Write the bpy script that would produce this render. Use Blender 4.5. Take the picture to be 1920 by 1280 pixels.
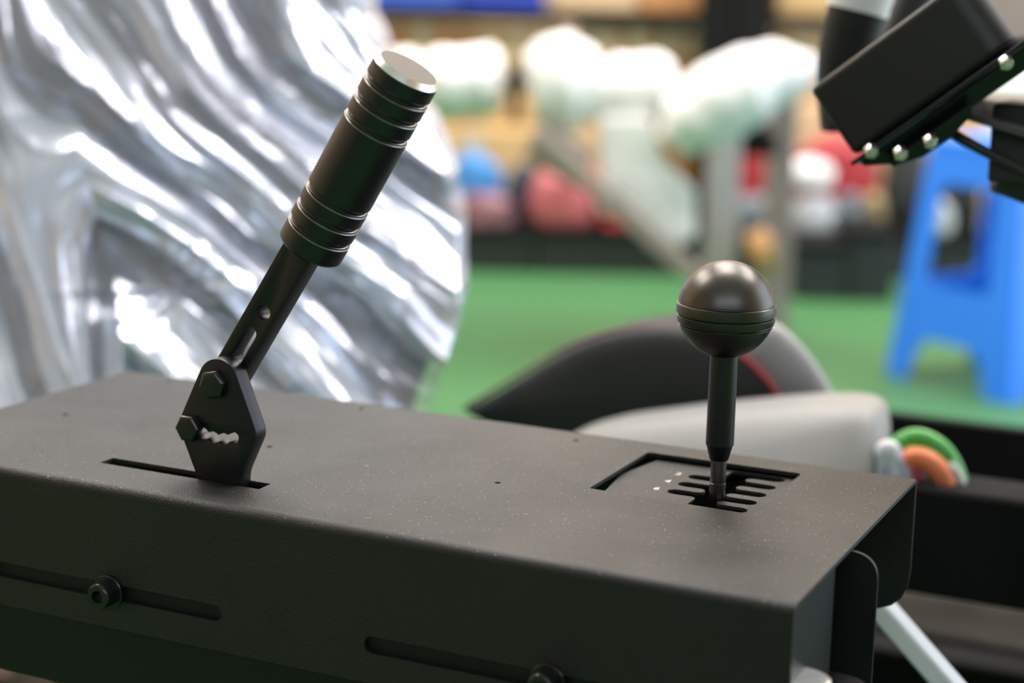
import bpy, bmesh, math, random
from mathutils import Vector, Matrix, noise

# ------------------------------------------------------------------ camera, world, light
SC = bpy.context.scene
for o in list(bpy.data.objects):
    bpy.data.objects.remove(o)
COL = SC.collection
T = 0.53                                    # height of the console's top face above the floor
FPX = 3300.0                                # focal length in pixels of a 1920 px wide frame
CAM = Vector((0.19126, -0.67715, 0.25 + T))
FW = Vector((-0.42254635, 0.88420178, -0.19910249))
RT = Vector((0.90028915, 0.43481646, 0.02034933))
UP = Vector((-0.10456595, 0.17065127, 0.97976737))
TH = 0.4458                                 # yaw of the room (its back wall faces the camera)

cd = bpy.data.cameras.new('camera')
cd.sensor_width = 36.0
cd.lens = FPX / 1920 * 36
cd.clip_start = 0.02
cd.dof.use_dof = True
cd.dof.focus_distance = 0.865
cd.dof.aperture_fstop = 3.9
cam = bpy.data.objects.new('camera', cd)
COL.objects.link(cam)
m = Matrix((RT, UP, -FW)).transposed().to_4x4()
m.translation = CAM
cam.matrix_world = m
SC.camera = cam

SC.view_settings.view_transform = 'Standard'
SC.view_settings.look = 'None'
SC.view_settings.gamma = 1
SC.view_settings.use_curve_mapping = False
SC.view_settings.exposure = 0.0
SC.cycles.max_bounces = 8
SC.cycles.diffuse_bounces = 4
SC.cycles.glossy_bounces = 4
SC.cycles.caustics_reflective = False

w = bpy.data.worlds.new('daylight')
SC.world = w
w.use_nodes = True
w.node_tree.nodes['Background'].inputs[0].default_value = (0.76, 0.88, 1.0, 1)
w.node_tree.nodes['Background'].inputs[1].default_value = 3.6


def RM(r, d, z):
    """room coordinates (right of camera, ahead of camera, height over floor) -> world"""
    return Vector((CAM.x + r * math.cos(TH) - d * math.sin(TH),
                   CAM.y + r * math.sin(TH) + d * math.cos(TH), z))


def area(name, loc, rot, sx, sy, power, col, portal=False):
    ld = bpy.data.lights.new(name, 'AREA')
    ld.shape = 'RECTANGLE'
    ld.size, ld.size_y = sx, sy
    ld.energy = power
    ld.color = col
    if portal:
        ld.cycles.is_portal = True
    o = bpy.data.objects.new(name, ld)
    COL.objects.link(o)
    o.location = loc
    o.rotation_euler = rot
    return o


ROOM_L, ROOM_R, ROOM_N, ROOM_F, ROOM_H = -5.0, 4.0, -4.0, 6.6, 4.2
DOOR = (0.6, 5.2, 3.4)       # open roller door in the right wall: from, to (ahead of camera), height
ADDED_WIN = (-3.6, 2.8, 2.5, 3.9)    # window band added behind the camera to brighten the film: from, to (right), sill, head
# ceiling lamps: three rows of long batten lamps
for i, (r, d) in enumerate([(r_, d_) for d_ in (2.3, 4.0, 5.6) for r_ in (-2.6, 0.2, 2.6)]):
    area('ceiling_lamp_light', RM(r, d, ROOM_H - 0.12), (0, 0, TH), 1.5, 0.5, 88, (1.0, 0.965, 0.93))
# daylight comes in through the open door
area('door_portal', RM(ROOM_R - 0.02, (DOOR[0] + DOOR[1]) / 2, DOOR[2] / 2),
     (math.radians(90), 0, TH + math.radians(90)), DOOR[1] - DOOR[0], DOOR[2], 1, (1, 1, 1), True)
# and through the unseen window band, added to brighten camera-facing surfaces
area('added_window_portal', RM((ADDED_WIN[0] + ADDED_WIN[1]) / 2, ROOM_N + 0.02, (ADDED_WIN[2] + ADDED_WIN[3]) / 2),
     (math.radians(90), 0, TH + math.pi), ADDED_WIN[1] - ADDED_WIN[0], ADDED_WIN[3] - ADDED_WIN[2], 1, (1, 1, 1), True)


# ------------------------------------------------------------------ helpers
def P(px, py, d):
    """point of the place seen at a pixel of the 1920x1280 photograph, at depth d"""
    return CAM + (FW + RT * ((px - 960) / FPX) - UP * ((py - 640) / FPX)) * d


def PY(px, py, y):
    v = FW + RT * ((px - 960) / FPX) - UP * ((py - 640) / FPX)
    return CAM + v * ((y - CAM.y) / v.y)


def PZ(px, py, z):
    v = FW + RT * ((px - 960) / FPX) - UP * ((py - 640) / FPX)
    return CAM + v * ((z - CAM.z) / v.z)


def PR(px, py, d):
    """point at a pixel on the vertical plane d ahead of the camera in the room's frame"""
    v = FW + RT * ((px - 960) / FPX) - UP * ((py - 640) / FPX)
    f = Vector((-math.sin(TH), math.cos(TH), 0))
    return CAM + v * (d / v.dot(f))


def to_room(p):
    q = p - CAM
    return (q.x * math.cos(TH) + q.y * math.sin(TH), -q.x * math.sin(TH) + q.y * math.cos(TH), p.z)


def node_mat(name, col, rough=0.5, metal=0.0, spec=0.5, bump=0.0, bscale=300.0, vary=0.0, vscale=8.0,
             speck=0.0, coat=0.0, sspread=900.0, col2=None, emit=None):
    m = bpy.data.materials.new(name)
    m.use_nodes = True
    nt = m.node_tree
    b = nt.nodes['Principled BSDF']
    b.inputs['Base Color'].default_value = (*col, 1)
    b.inputs['Roughness'].default_value = rough
    b.inputs['Metallic'].default_value = metal
    b.inputs['Specular IOR Level'].default_value = spec
    b.inputs['Coat Weight'].default_value = coat
    tc = nt.nodes.new('ShaderNodeTexCoord')
    out = None
    if vary > 0:
        n = nt.nodes.new('ShaderNodeTexNoise')
        n.inputs['Scale'].default_value = vscale
        n.inputs['Detail'].default_value = 5
        nt.links.new(tc.outputs['Object'], n.inputs['Vector'])
        r = nt.nodes.new('ShaderNodeValToRGB')
        r.color_ramp.elements[0].position = 0.3
        r.color_ramp.elements[1].position = 0.7
        c2 = col2 or tuple(c * (1 - vary) for c in col)
        r.color_ramp.elements[0].color = (*c2, 1)
        r.color_ramp.elements[1].color = (*col, 1)
        nt.links.new(n.outputs['Fac'], r.inputs['Fac'])
        out = r.outputs['Color']
        mr = nt.nodes.new('ShaderNodeMapRange')
        mr.inputs['To Min'].default_value = rough * (1 + 0.25)
        mr.inputs['To Max'].default_value = rough * (1 - 0.25)
        nt.links.new(n.outputs['Fac'], mr.inputs['Value'])
        nt.links.new(mr.outputs['Result'], b.inputs['Roughness'])
    if speck > 0:                                  # grains of dust lying on the coat
        v = nt.nodes.new('ShaderNodeTexVoronoi')
        v.inputs['Scale'].default_value = sspread
        nt.links.new(tc.outputs['Object'], v.inputs['Vector'])
        lt = nt.nodes.new('ShaderNodeMath')
        lt.operation = 'LESS_THAN'
        lt.inputs[1].default_value = 0.20
        nt.links.new(v.outputs['Distance'], lt.inputs[0])
        sx = nt.nodes.new('ShaderNodeSeparateColor')
        nt.links.new(v.outputs['Color'], sx.inputs['Color'])
        gt = nt.nodes.new('ShaderNodeMath')
        gt.operation = 'GREATER_THAN'
        gt.inputs[1].default_value = 1 - speck
        nt.links.new(sx.outputs['Red'], gt.inputs[0])
        ge = nt.nodes.new('ShaderNodeNewGeometry')      # dust settles on upward faces
        sz = nt.nodes.new('ShaderNodeSeparateXYZ')
        nt.links.new(ge.outputs['Normal'], sz.inputs[0])
        m0 = nt.nodes.new('ShaderNodeMath')
        m0.operation = 'GREATER_THAN'
        m0.inputs[1].default_value = 0.6
        nt.links.new(sz.outputs['Z'], m0.inputs[0])
        m1 = nt.nodes.new('ShaderNodeMath')
        m1.operation = 'MULTIPLY'
        nt.links.new(m0.outputs[0], m1.inputs[0])
        nt.links.new(lt.outputs[0], m1.inputs[1])
        mu = nt.nodes.new('ShaderNodeMath')
        mu.operation = 'MULTIPLY'
        nt.links.new(m1.outputs[0], mu.inputs[0])
        nt.links.new(gt.outputs[0], mu.inputs[1])
        mx = nt.nodes.new('ShaderNodeMix')
        mx.data_type = 'RGBA'
        nt.links.new(mu.outputs[0], mx.inputs[0])
        if out:
            nt.links.new(out, mx.inputs[6])
        else:
            mx.inputs[6].default_value = (*col, 1)
        mx.inputs[7].default_value = (0.95, 0.92, 0.88, 1)
        out = mx.outputs[2]
    if out:
        nt.links.new(out, b.inputs['Base Color'])
    if bump > 0:
        n2 = nt.nodes.new('ShaderNodeTexNoise')
        n2.inputs['Scale'].default_value = bscale
        n2.inputs['Detail'].default_value = 3
        nt.links.new(tc.outputs['Object'], n2.inputs['Vector'])
        bp = nt.nodes.new('ShaderNodeBump')
        bp.inputs['Strength'].default_value = bump
        bp.inputs['Distance'].default_value = 0.0006 if bscale > 100 else 0.01
        nt.links.new(n2.outputs['Fac'], bp.inputs['Height'])
        nt.links.new(bp.outputs['Normal'], b.inputs['Normal'])
    if emit:
        b.inputs['Emission Color'].default_value = (*emit[0], 1)
        b.inputs['Emission Strength'].default_value = emit[1]
    return m


def finish(bm, name, mat, root=None, smooth=None, bevel=0.0, seg=2):
    """bmesh in world coordinates -> one mesh object, parented under root when given"""
    bmesh.ops.remove_doubles(bm, verts=bm.verts, dist=1e-6)
    bmesh.ops.recalc_face_normals(bm, faces=bm.faces)
    me = bpy.data.meshes.new(name)
    off = root.location.copy() if root else None
    bs = Vector((0, 0, 0))
    if root is None:
        lo = Vector([min(v.co[i] for v in bm.verts) for i in range(3)])
        hi = Vector([max(v.co[i] for v in bm.verts) for i in range(3)])
        off = Vector(((lo.x + hi.x) / 2, (lo.y + hi.y) / 2, lo.z))
    for v in bm.verts:
        v.co -= off
    bm.to_mesh(me)
    bm.free()
    o = bpy.data.objects.new(name, me)
    COL.objects.link(o)
    if root is None:
        o.location = off
    else:
        o.parent = root
    me.materials.append(mat)
    if smooth is not None:
        me.shade_smooth()
        me.set_sharp_from_angle(angle=math.radians(smooth))
    if bevel > 0:
        md = o.modifiers.new('bevel', 'BEVEL')
        md.width = bevel
        md.segments = seg
        md.limit_method = 'ANGLE'
        md.angle_limit = math.radians(35)
        me.shade_smooth()
        me.set_sharp_from_angle(angle=math.radians(60))
    return o


def sub(o, parent):
    """make o (built under the same root) a sub-part of parent"""
    o.parent = parent
    return o


def thing(name, label, cat, loc, group=None):
    o = bpy.data.objects.new(name, None)
    o.empty_display_size = 0.02
    COL.objects.link(o)
    o.location = loc
    o['label'] = label
    o['category'] = cat
    if group:
        o['group'] = group
    return o


def tag(o, label, cat, group=None):
    o['label'] = label
    o['category'] = cat
    if group:
        o['group'] = group
    return o


def struct(o):
    o['kind'] = 'structure'
    return o


def frame_m(origin, xa, ya, za):
    mm = Matrix((xa, ya, za)).transposed().to_4x4()
    mm.translation = origin
    return mm


def add_box(bm, c, s, M=None):
    mm = Matrix.Translation(Vector(c)) @ Matrix.Diagonal((s[0], s[1], s[2], 1))
    if M is not None:
        mm = M @ mm
    bmesh.ops.create_cube(bm, size=1, matrix=mm)


def add_lathe(bm, prof, M, seg=48, cap=True):
    """prof: list of (radius, height) along local z"""
    rings = []
    for r, z in prof:
        if r < 1e-7:
            rings.append([bm.verts.new(M @ Vector((0, 0, z)))])
        else:
            rings.append([bm.verts.new(M @ Vector((r * math.cos(2 * math.pi * k / seg), r * math.sin(2 * math.pi * k / seg), z)))
                          for k in range(seg)])
    for a, b in zip(rings, rings[1:]):
        for k in range(seg):
            k2 = (k + 1) % seg
            if len(a) == 1 and len(b) == 1:
                continue
            if len(a) == 1:
                bm.faces.new((a[0], b[k], b[k2]))
            elif len(b) == 1:
                bm.faces.new((a[k], a[k2], b[0]))
            else:
                bm.faces.new((a[k], a[k2], b[k2], b[k]))
    if cap:
        for rg in (rings[0], rings[-1]):
            if len(rg) > 1:
                bm.faces.new(rg)


def add_tube(bm, pts, rad, seg=12, flat=1.0, upv=Vector((0, 0, 1))):
    """sweep a (flattened) circle along points; rad may be a list"""
    n = len(pts)
    rings = []
    for i, p in enumerate(pts):
        t = (pts[min(i + 1, n - 1)] - pts[max(i - 1, 0)]).normalized()
        a = t.cross(upv)
        if a.length < 1e-4:
            a = t.cross(Vector((1, 0, 0)))
        a.normalize()
        b = t.cross(a).normalized()
        r = rad[i] if isinstance(rad, (list, tuple)) else rad
        rings.append([bm.verts.new(p + a * (r * math.cos(2 * math.pi * k / seg)) + b * (r * flat * math.sin(2 * math.pi * k / seg)))
                      for k in range(seg)])
    for a, b in zip(rings, rings[1:]):
        for k in range(seg):
            bm.faces.new((a[k], a[(k + 1) % seg], b[(k + 1) % seg], b[k]))
    bm.faces.new(rings[0])
    bm.faces.new(rings[-1])


def smooth_path(pts, n=8):
    """Catmull-Rom through points"""
    out = []
    m_ = len(pts)
    for i in range(m_ - 1):
        p0, p1, p2, p3 = pts[max(i - 1, 0)], pts[i], pts[i + 1], pts[min(i + 2, m_ - 1)]
        for k in range(n):
            t = k / n
            out.append(0.5 * ((2 * p1) + (p2 - p0) * t + (2 * p0 - 5 * p1 + 4 * p2 - p3) * t * t
                              + (3 * p1 - p0 - 3 * p2 + p3) * t ** 3))
    out.append(pts[-1].copy())
    return out


def add_plate(bm, outer, holes, th, M, bev=0.0):
    """flat plate with through-holes: 2D outlines filled and extruded by th along local +z"""
    cu = bpy.data.curves.new('outline', 'CURVE')
    cu.dimensions = '2D'
    cu.fill_mode = 'BOTH'
    cu.extrude = max(th / 2 - bev, 0)
    cu.bevel_depth = bev
    cu.bevel_resolution = 1
    cu.offset = -bev
    for ring in [outer] + list(holes):
        sp = cu.splines.new('POLY')
        sp.points.add(len(ring) - 1)
        for q, (x, y) in zip(sp.points, ring):
            q.co = (x, y, 0, 1)
        sp.use_cyclic_u = True
    ob = bpy.data.objects.new('outline', cu)
    COL.objects.link(ob)
    dg = bpy.context.evaluated_depsgraph_get()
    me = bpy.data.meshes.new_from_object(ob.evaluated_get(dg))
    me.transform(M @ Matrix.Translation((0, 0, th / 2)))
    bm.from_mesh(me)
    bpy.data.objects.remove(ob)
    bpy.data.curves.remove(cu)
    bpy.data.meshes.remove(me)


def arc(cx, cy, r, a0, a1, n=10):
    return [(cx + r * math.cos(math.radians(a0 + (a1 - a0) * k / n)), cy + r * math.sin(math.radians(a0 + (a1 - a0) * k / n)))
            for k in range(n + 1)]


def circ(cx, cy, r, n=24):
    return arc(cx, cy, r, 0, 360 - 360 / n, n - 1)


def stadium(x0, x1, y, hw, n=8):
    return arc(x1 - hw, y, hw, -90, 90, n) + arc(x0 + hw, y, hw, 90, 270, n)


def rrect(x0, x1, y0, y1, r, n=5):
    return (arc(x1 - r, y0 + r, r, -90, 0, n) + arc(x1 - r, y1 - r, r, 0, 90, n)
            + arc(x0 + r, y1 - r, r, 90, 180, n) + arc(x0 + r, y0 + r, r, 180, 270, n))


def fillet(poly, rads, n=5):
    """round the corners of a polygon"""
    out = []
    L = len(poly)
    for i in range(L):
        p = Vector(poly[i]); a = Vector(poly[i - 1]); b = Vector(poly[(i + 1) % L])
        r = rads[i] if isinstance(rads, (list, tuple)) else rads
        if r <= 0:
            out.append(tuple(p)); continue
        u = (a - p).normalized(); v = (b - p).normalized()
        ang = u.angle(v)
        d = min(r / math.tan(ang / 2), 0.49 * (a - p).length, 0.49 * (b - p).length)
        s, e = p + u * d, p + v * d
        for k in range(n + 1):
            t = k / n
            out.append(tuple((1 - t) ** 2 * s + 2 * t * (1 - t) * p + t * t * e))
    return out


XZ = Matrix(((1, 0, 0, 0), (0, 0, 1, 0), (0, 1, 0, T), (0, 0, 0, 1)))    # (x, z) outline, thickness goes to +y
# ------------------------------------------------------------------ materials
M_coat = node_mat('black_powder_coat', (0.011, 0.0105, 0.0105), 0.52, 0, 0.45, 0.9, 1300, 0.25, 14, 0.035, sspread=1100)
M_coat_in = node_mat('black_powder_coat_inner', (0.008, 0.0085, 0.0085), 0.5, 0, 0.3, 0.2, 1400)
M_anod = node_mat('black_anodised_aluminium', (0.104, 0.094, 0.086), 0.36, 1.0, 0.5, 0.05, 2500)
M_anod_dk = node_mat('dark_anodised_aluminium', (0.062, 0.062, 0.068), 0.36, 1.0, 0.5, 0.05, 2500)
M_blacksteel = node_mat('black_oxide_steel', (0.046, 0.046, 0.052), 0.40, 0.95, 0.5, 0.06, 1200)
M_shaft = node_mat('dark_polished_steel', (0.22, 0.21, 0.20), 0.25, 1.0)
M_ring = node_mat('diamond_cut_edge', (0.55, 0.52, 0.49), 0.28, 1.0)
M_ring_dk = node_mat('dark_cut_edge', (0.17, 0.16, 0.15), 0.30, 1.0)
M_bright = node_mat('bare_turned_aluminium', (0.95, 0.93, 0.90), 0.32, 1.0)
M_face = node_mat('brushed_bronze_grey_aluminium', (0.065, 0.060, 0.054), 0.45, 1.0, 0.5, 0.1, 1800)
M_bolt = node_mat('oiled_black_bolt_steel', (0.055, 0.054, 0.053), 0.26, 0.8)
M_zinc = node_mat('zinc_plated_steel', (0.88, 0.88, 0.86), 0.30, 1.0, vary=0.2, vscale=60)
M_white_paint = node_mat('white_print', (0.75, 0.74, 0.70), 0.6)
M_floor = node_mat('green_epoxy_floor', (0.048, 0.155, 0.055), 0.48, 0, 0.35, 0.04, 30, 0.12, 1.3)
M_wall = node_mat('painted_wall', (0.68, 0.50, 0.33), 0.8, vary=0.1, vscale=2)
M_wall_dk = node_mat('grey_wall', (0.22, 0.22, 0.22), 0.85, vary=0.1, vscale=2)
M_ceil = node_mat('ceiling_sheet', (0.66, 0.64, 0.62), 0.8, vary=0.06, vscale=2)
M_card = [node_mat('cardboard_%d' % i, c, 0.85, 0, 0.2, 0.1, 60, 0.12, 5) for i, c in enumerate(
    [(0.60, 0.29, 0.12), (0.66, 0.43, 0.20), (0.56, 0.35, 0.17), (0.38, 0.19, 0.035), (0.72, 0.50, 0.30), (0.07, 0.045, 0.03)])]  # last tone is the floor carton's, with shade put into the colour
M_tape = node_mat('packing_tape', (0.62, 0.50, 0.33), 0.35)
M_blackmetal = node_mat('black_rack_metal', (0.013, 0.013, 0.013), 0.8, 0, 0.08, vary=0.2, vscale=6)
M_foam = node_mat('white_packing_foam', (0.84, 0.82, 0.82), 0.75, 0, 0.3, 0.5, 25)
M_taupe = node_mat('taupe_painted_tube', (0.36, 0.29, 0.26), 0.5, vary=0.15, vscale=6)
M_lilac = node_mat('pale_grey_tube', (0.60, 0.54, 0.57), 0.45, vary=0.15, vscale=6)
M_stool = node_mat('blue_plastic', (0.024, 0.23, 1.0), 0.36, 0, 0.5)
M_red = node_mat('red_vinyl', (0.42, 0.025, 0.035), 0.5, vary=0.3, vscale=20)
M_redpale = node_mat('faded_red_film', (0.55, 0.13, 0.15), 0.4, vary=0.3, vscale=20)
M_blue = node_mat('blue_sack', (0.05, 0.25, 0.60), 0.5, vary=0.3, vscale=16)
M_greybag = node_mat('grey_white_bag', (0.60, 0.62, 0.66), 0.5, vary=0.35, vscale=18)
M_darkbin = node_mat('black_plastic', (0.020, 0.021, 0.020), 0.5)
M_seat_dk = node_mat('charcoal_seat_fabric', (0.030, 0.030, 0.031), 0.75, 0, 0.35, 0.3, 500)
M_seat_gr = node_mat('grey_seat_leather', (0.22, 0.215, 0.21), 0.5, 0, 0.4, 0.15, 250)
M_bolster = node_mat('pale_grey_leather', (0.27, 0.26, 0.265), 0.45, 0, 0.5, 0.15, 250)
M_redstitch = node_mat('red_piping', (0.45, 0.04, 0.05), 0.6)
M_tan = node_mat('orange_tan_tape', (0.70, 0.36, 0.14), 0.5)

M_seat_film = node_mat('charcoal_seat_leather', (0.05, 0.052, 0.058), 0.5, 0, 0.4, 0.2, 300)
M_greybrown = node_mat('grey_tread_plate', (0.028, 0.025, 0.021), 0.8, 0, 0.12, vary=0.3, vscale=20)
M_whitepaint = node_mat('white_gloss_paint', (0.86, 0.85, 0.83), 0.4)
M_strut = node_mat('pale_blue_white_paint', (0.70, 0.73, 0.82), 0.45)
M_wheel = node_mat('satin_black_housing', (0.018, 0.0165, 0.015), 0.42, 0, 0.4, 0.15, 900)
M_tray = node_mat('grey_brown_tray', (0.10, 0.09, 0.085), 0.55)
M_rubber = node_mat('black_rubber', (0.012, 0.012, 0.012), 0.6)
M_binblue = [node_mat('blue_bin_plastic', (0.06, 0.12, 0.55), 0.45), node_mat('deep_blue_bin_plastic', (0.03, 0.06, 0.45), 0.45)]
M_navy = node_mat('navy_sack', (0.025, 0.04, 0.075), 0.55, vary=0.3, vscale=18)
M_pinkgrey = node_mat('pink_grey_film', (0.34, 0.17, 0.19), 0.45, vary=0.5, vscale=14, col2=(0.16, 0.04, 0.06))
M_greyblue = node_mat('grey_blue_film', (0.17, 0.20, 0.24), 0.45, vary=0.4, vscale=16)
M_ochre = node_mat('ochre_bag', (0.30, 0.22, 0.10), 0.6, vary=0.3, vscale=16)


def film_mat():
    m = bpy.data.materials.new('clear_plastic_film')
    m.use_nodes = True
    nt = m.node_tree
    b = nt.nodes['Principled BSDF']
    b.inputs['Base Color'].default_value = (0.78, 0.80, 0.97, 1)
    b.inputs['Metallic'].default_value = 0.50
    b.inputs['Roughness'].default_value = 0.25
    tc = nt.nodes.new('ShaderNodeTexCoord')
    n = nt.nodes.new('ShaderNodeTexNoise')
    n.inputs['Scale'].default_value = 30
    n.inputs['Detail'].default_value = 2
    nt.links.new(tc.outputs['Object'], n.inputs['Vector'])
    bp = nt.nodes.new('ShaderNodeBump')
    bp.inputs['Strength'].default_value = 0.12
    bp.inputs['Distance'].default_value = 0.01
    nt.links.new(n.outputs['Fac'], bp.inputs['Height'])
    nt.links.new(bp.outputs['Normal'], b.inputs['Normal'])
    tr = nt.nodes.new('ShaderNodeBsdfTransparent')
    mx = nt.nodes.new('ShaderNodeMixShader')
    at = nt.nodes.new('ShaderNodeAttribute')         # how many layers of film lie over each other
    at.attribute_name = 'layers'
    nt.links.new(at.outputs['Fac'], mx.inputs[0])
    nt.links.new(tr.outputs[0], mx.inputs[1])
    nt.links.new(b.outputs[0], mx.inputs[2])
    nt.links.new(mx.outputs[0], nt.nodes['Material Output'].inputs['Surface'])
    return m


M_film = film_mat()

# ------------------------------------------------------------------ the room
def room_slab(name, r0, r1, d0, d1, z0, z1, mat):
    bm = bmesh.new()
    c = RM((r0 + r1) / 2, (d0 + d1) / 2, (z0 + z1) / 2)
    add_box(bm, (0, 0, 0), (r1 - r0, d1 - d0, z1 - z0), Matrix.Translation(c) @ Matrix.Rotation(TH, 4, 'Z'))
    return struct(finish(bm, name, mat))


room_slab('floor', ROOM_L - .2, ROOM_R + .2, ROOM_N - .2, ROOM_F + .2, -0.1, 0, M_floor)
room_slab('ceiling', ROOM_L - .2, ROOM_R + .2, ROOM_N - .2, ROOM_F + .2, ROOM_H, ROOM_H + 0.1, M_ceil)
room_slab('wall_back', ROOM_L, ROOM_R, ROOM_F, ROOM_F + 0.15, 0, ROOM_H, M_wall)
bm = bmesh.new()
for r0, r1, z0, z1 in ((ROOM_L, ADDED_WIN[0], 0, ROOM_H), (ADDED_WIN[1], ROOM_R, 0, ROOM_H), (ADDED_WIN[0], ADDED_WIN[1], 0, ADDED_WIN[2]), (ADDED_WIN[0], ADDED_WIN[1], ADDED_WIN[3], ROOM_H)):
    c = RM((r0 + r1) / 2, ROOM_N - 0.075, (z0 + z1) / 2)
    add_box(bm, (0, 0, 0), (r1 - r0, 0.15, z1 - z0), Matrix.Translation(c) @ Matrix.Rotation(TH, 4, 'Z'))
struct(finish(bm, 'wall_front', M_wall_dk))
room_slab('wall_left', ROOM_L - 0.15, ROOM_L, ROOM_N, ROOM_F, 0, ROOM_H, M_wall)
bm = bmesh.new()
for d0, d1, z0, z1 in ((ROOM_N, DOOR[0], 0, ROOM_H), (DOOR[1], ROOM_F, 0, ROOM_H), (DOOR[0], DOOR[1], DOOR[2], ROOM_H)):
    c = RM(ROOM_R + 0.075, (d0 + d1) / 2, (z0 + z1) / 2)
    add_box(bm, (0, 0, 0), (0.15, d1 - d0, z1 - z0), Matrix.Translation(c) @ Matrix.Rotation(TH, 4, 'Z'))
struct(finish(bm, 'wall_right', M_wall))

# ------------------------------------------------------------------ the console housing
W_, L_ = 0.2195, 0.511
cons = thing('console_housing', 'long black sheet metal console housing carrying the handbrake lever and the ball shifter', 'console',
             (-L_ / 2, W_ / 2, T - 0.112))
bm = bmesh.new()
RB = 0.0045                                   # bend radius at the near edge
RF = 0.002
gate_open = fillet([(-0.1432, 0.1172), (-0.0568, 0.1148), (-0.0562, 0.1985), (-0.1430, 0.1985)], [0.0012, 0.0012, 0.003, 0.003])
hb_slot = [(-0.3858, 0.0330), (-0.2866, 0.0330), (-0.2866, 0.0440), (-0.3858, 0.0440)]
top_holes = [circ(x, y, 0.0017, 14) for x, y in ((-.1875, .2012), (-.188, .103), (-.3285, .2035), (-.4705, .206), (-.469, .1055), (-.3275, .1045))]
add_plate(bm, fillet([(-L_, RB), (0, RB), (0, W_ - RF), (-L_, W_ - RF)], 0), [gate_open, hb_slot] + top_holes, 0.002,
          Matrix.Translation((0, 0, T - 0.002)))
# near wall with its two adjusting slots
slots = [stadium(-0.432, -0.2868, -0.0552, 0.0042), stadium(-0.2062, -0.061, -0.0552, 0.0042)]
add_plate(bm, fillet([(-L_, -0.0747), (0, -0.0747), (0, -RB), (-L_, -RB)], [0.016, 0.016, 0, 0]), slots, 0.002, XZ)
# far wall
add_plate(bm, fillet([(-L_, -0.0747), (0, -0.0747), (0, -RF), (-L_, -RF)], [0.02, 0.024, 0, 0]), [], 0.002,
          Matrix.Translation((0, W_ - 0.002, 0)) @ XZ)
# bends
for cy, r, a0, a1 in ((RB, RB, 180, 90), (W_ - RF, RF, 0, 90)):
    outer = arc(cy, T - r, r, a0, a1, 8)
    inner = arc(cy, T - r, max(r - 0.002, 0.0002), a0, a1, 8)
    vo = [[bm.verts.new((x, y, z)) for y, z in outer] for x in (-L_, 0)]
    vi = [[bm.verts.new((x, y, z)) for y, z in inner] for x in (-L_, 0)]
    for k in range(8):
        bm.faces.new((vo[0][k], vo[0][k + 1], vo[1][k + 1], vo[1][k]))
        bm.faces.new((vi[0][k], vi[1][k], vi[1][k + 1], vi[0][k + 1]))
        for e in (0, 1):
            bm.faces.new((vo[e][k], vi[e][k], vi[e][k + 1], vo[e][k + 1]))
cover = finish(bm, 'cover', M_coat, cons, smooth=32)

# inner channel: front panel seen through the slots and below the cover, end flange, side plate
bm = bmesh.new()
add_plate(bm, [(-L_ + .002, -0.1128), (-0.0012, -0.1128), (-0.0012, -0.012), (-L_ + .002, -0.012)], [], 0.002, Matrix.Translation((0, 0.0032, 0)) @ XZ)
add_box(bm, (-0.0022, 0.0355, T - 0.0579), (0.002, 0.0635, 0.1098))
finish(bm, 'inner_channel', M_coat_in, cons, bevel=0.0004)
bm = bmesh.new()
add_plate(bm, fillet([(-L_ + .01, -0.1128), (0.0128, -0.1128), (0.0128, -0.0024), (-L_ + .01, -0.0024)], [0, 0, 0.0135, 0.01], 10), [], 0.002,
          Matrix.Translation((0, 0.0900, 0)) @ XZ)
finish(bm, 'side_plate', M_coat_in, cons, bevel=0.0004)
bm = bmesh.new()
add_box(bm, (-L_ / 2, 0.048, T - 0.1115), (L_ - .02, 0.088, 0.002))
finish(bm, 'bottom_plate', M_coat_in, cons)

# gate plate with the shift pattern, a little below the cover
GZ = T - 0.0036
xl, xr, xa, xb = -0.1112, -0.0634, -0.0938, -0.0822       # slot ends and the channel between them
hw = 0.0044
R_rows = [0.1925, 0.1765, 0.1608, 0.1452, 0.1302]
L_rows = [0.1762, 0.1606, 0.1448]
pat = []
pat += [(xa, 0.1240)]
pat += [(xb + 0.006, 0.1240)]
rows = sorted(R_rows)
for i, y in enumerate(rows):                               # right side, near to far
    lo = y - hw
    if i > 0:
        pat += arc(xb + 0.0035, (rows[i - 1] + y) / 2, (y - rows[i - 1]) / 2 - hw, -90, -270, 6)
    pat += arc(xr - hw, y, hw, -90, 90, 6)
pat += arc(xa + 0.003, R_rows[0] + hw - 0.003, 0.003, 90, 180, 4)
lrows = sorted(L_rows, reverse=True)
for i, y in enumerate(lrows):                              # left side, far to near
    if i > 0:
        pat += arc(xa - 0.0035, (lrows[i - 1] + y) / 2, (lrows[i - 1] - y) / 2 - hw, 90, -90, 6)
    else:
        pat += [(xa, y + hw)]
    pat += arc(xl + hw, y, hw, 90, 270, 6)
pat += arc(xa - 0.003, lrows[-1] - hw - 0.003, 0.003, 90, 0, 4)
plate_out = [(-0.1365, 0.1100), (-0.050, 0.1100), (-0.050, 0.2085), (-0.1345, 0.2085), (-0.1440, 0.1640)]
bm = bmesh.new()
add_plate(bm, plate_out, [pat], 0.0016, Matrix.Translation((0, 0, GZ - 0.0016)))
gate = finish(bm, 'gate_plate', M_coat, cons, smooth=32)
bm = bmesh.new()
add_box(bm, (-0.088, 0.160, T - 0.066), (0.10, 0.108, 0.004))
for sx in (-0.135, -0.041):
    add_box(bm, (sx, 0.160, T - 0.035), (0.004, 0.108, 0.0595))
finish(bm, 'gate_carrier', M_darkbin, cons)
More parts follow.
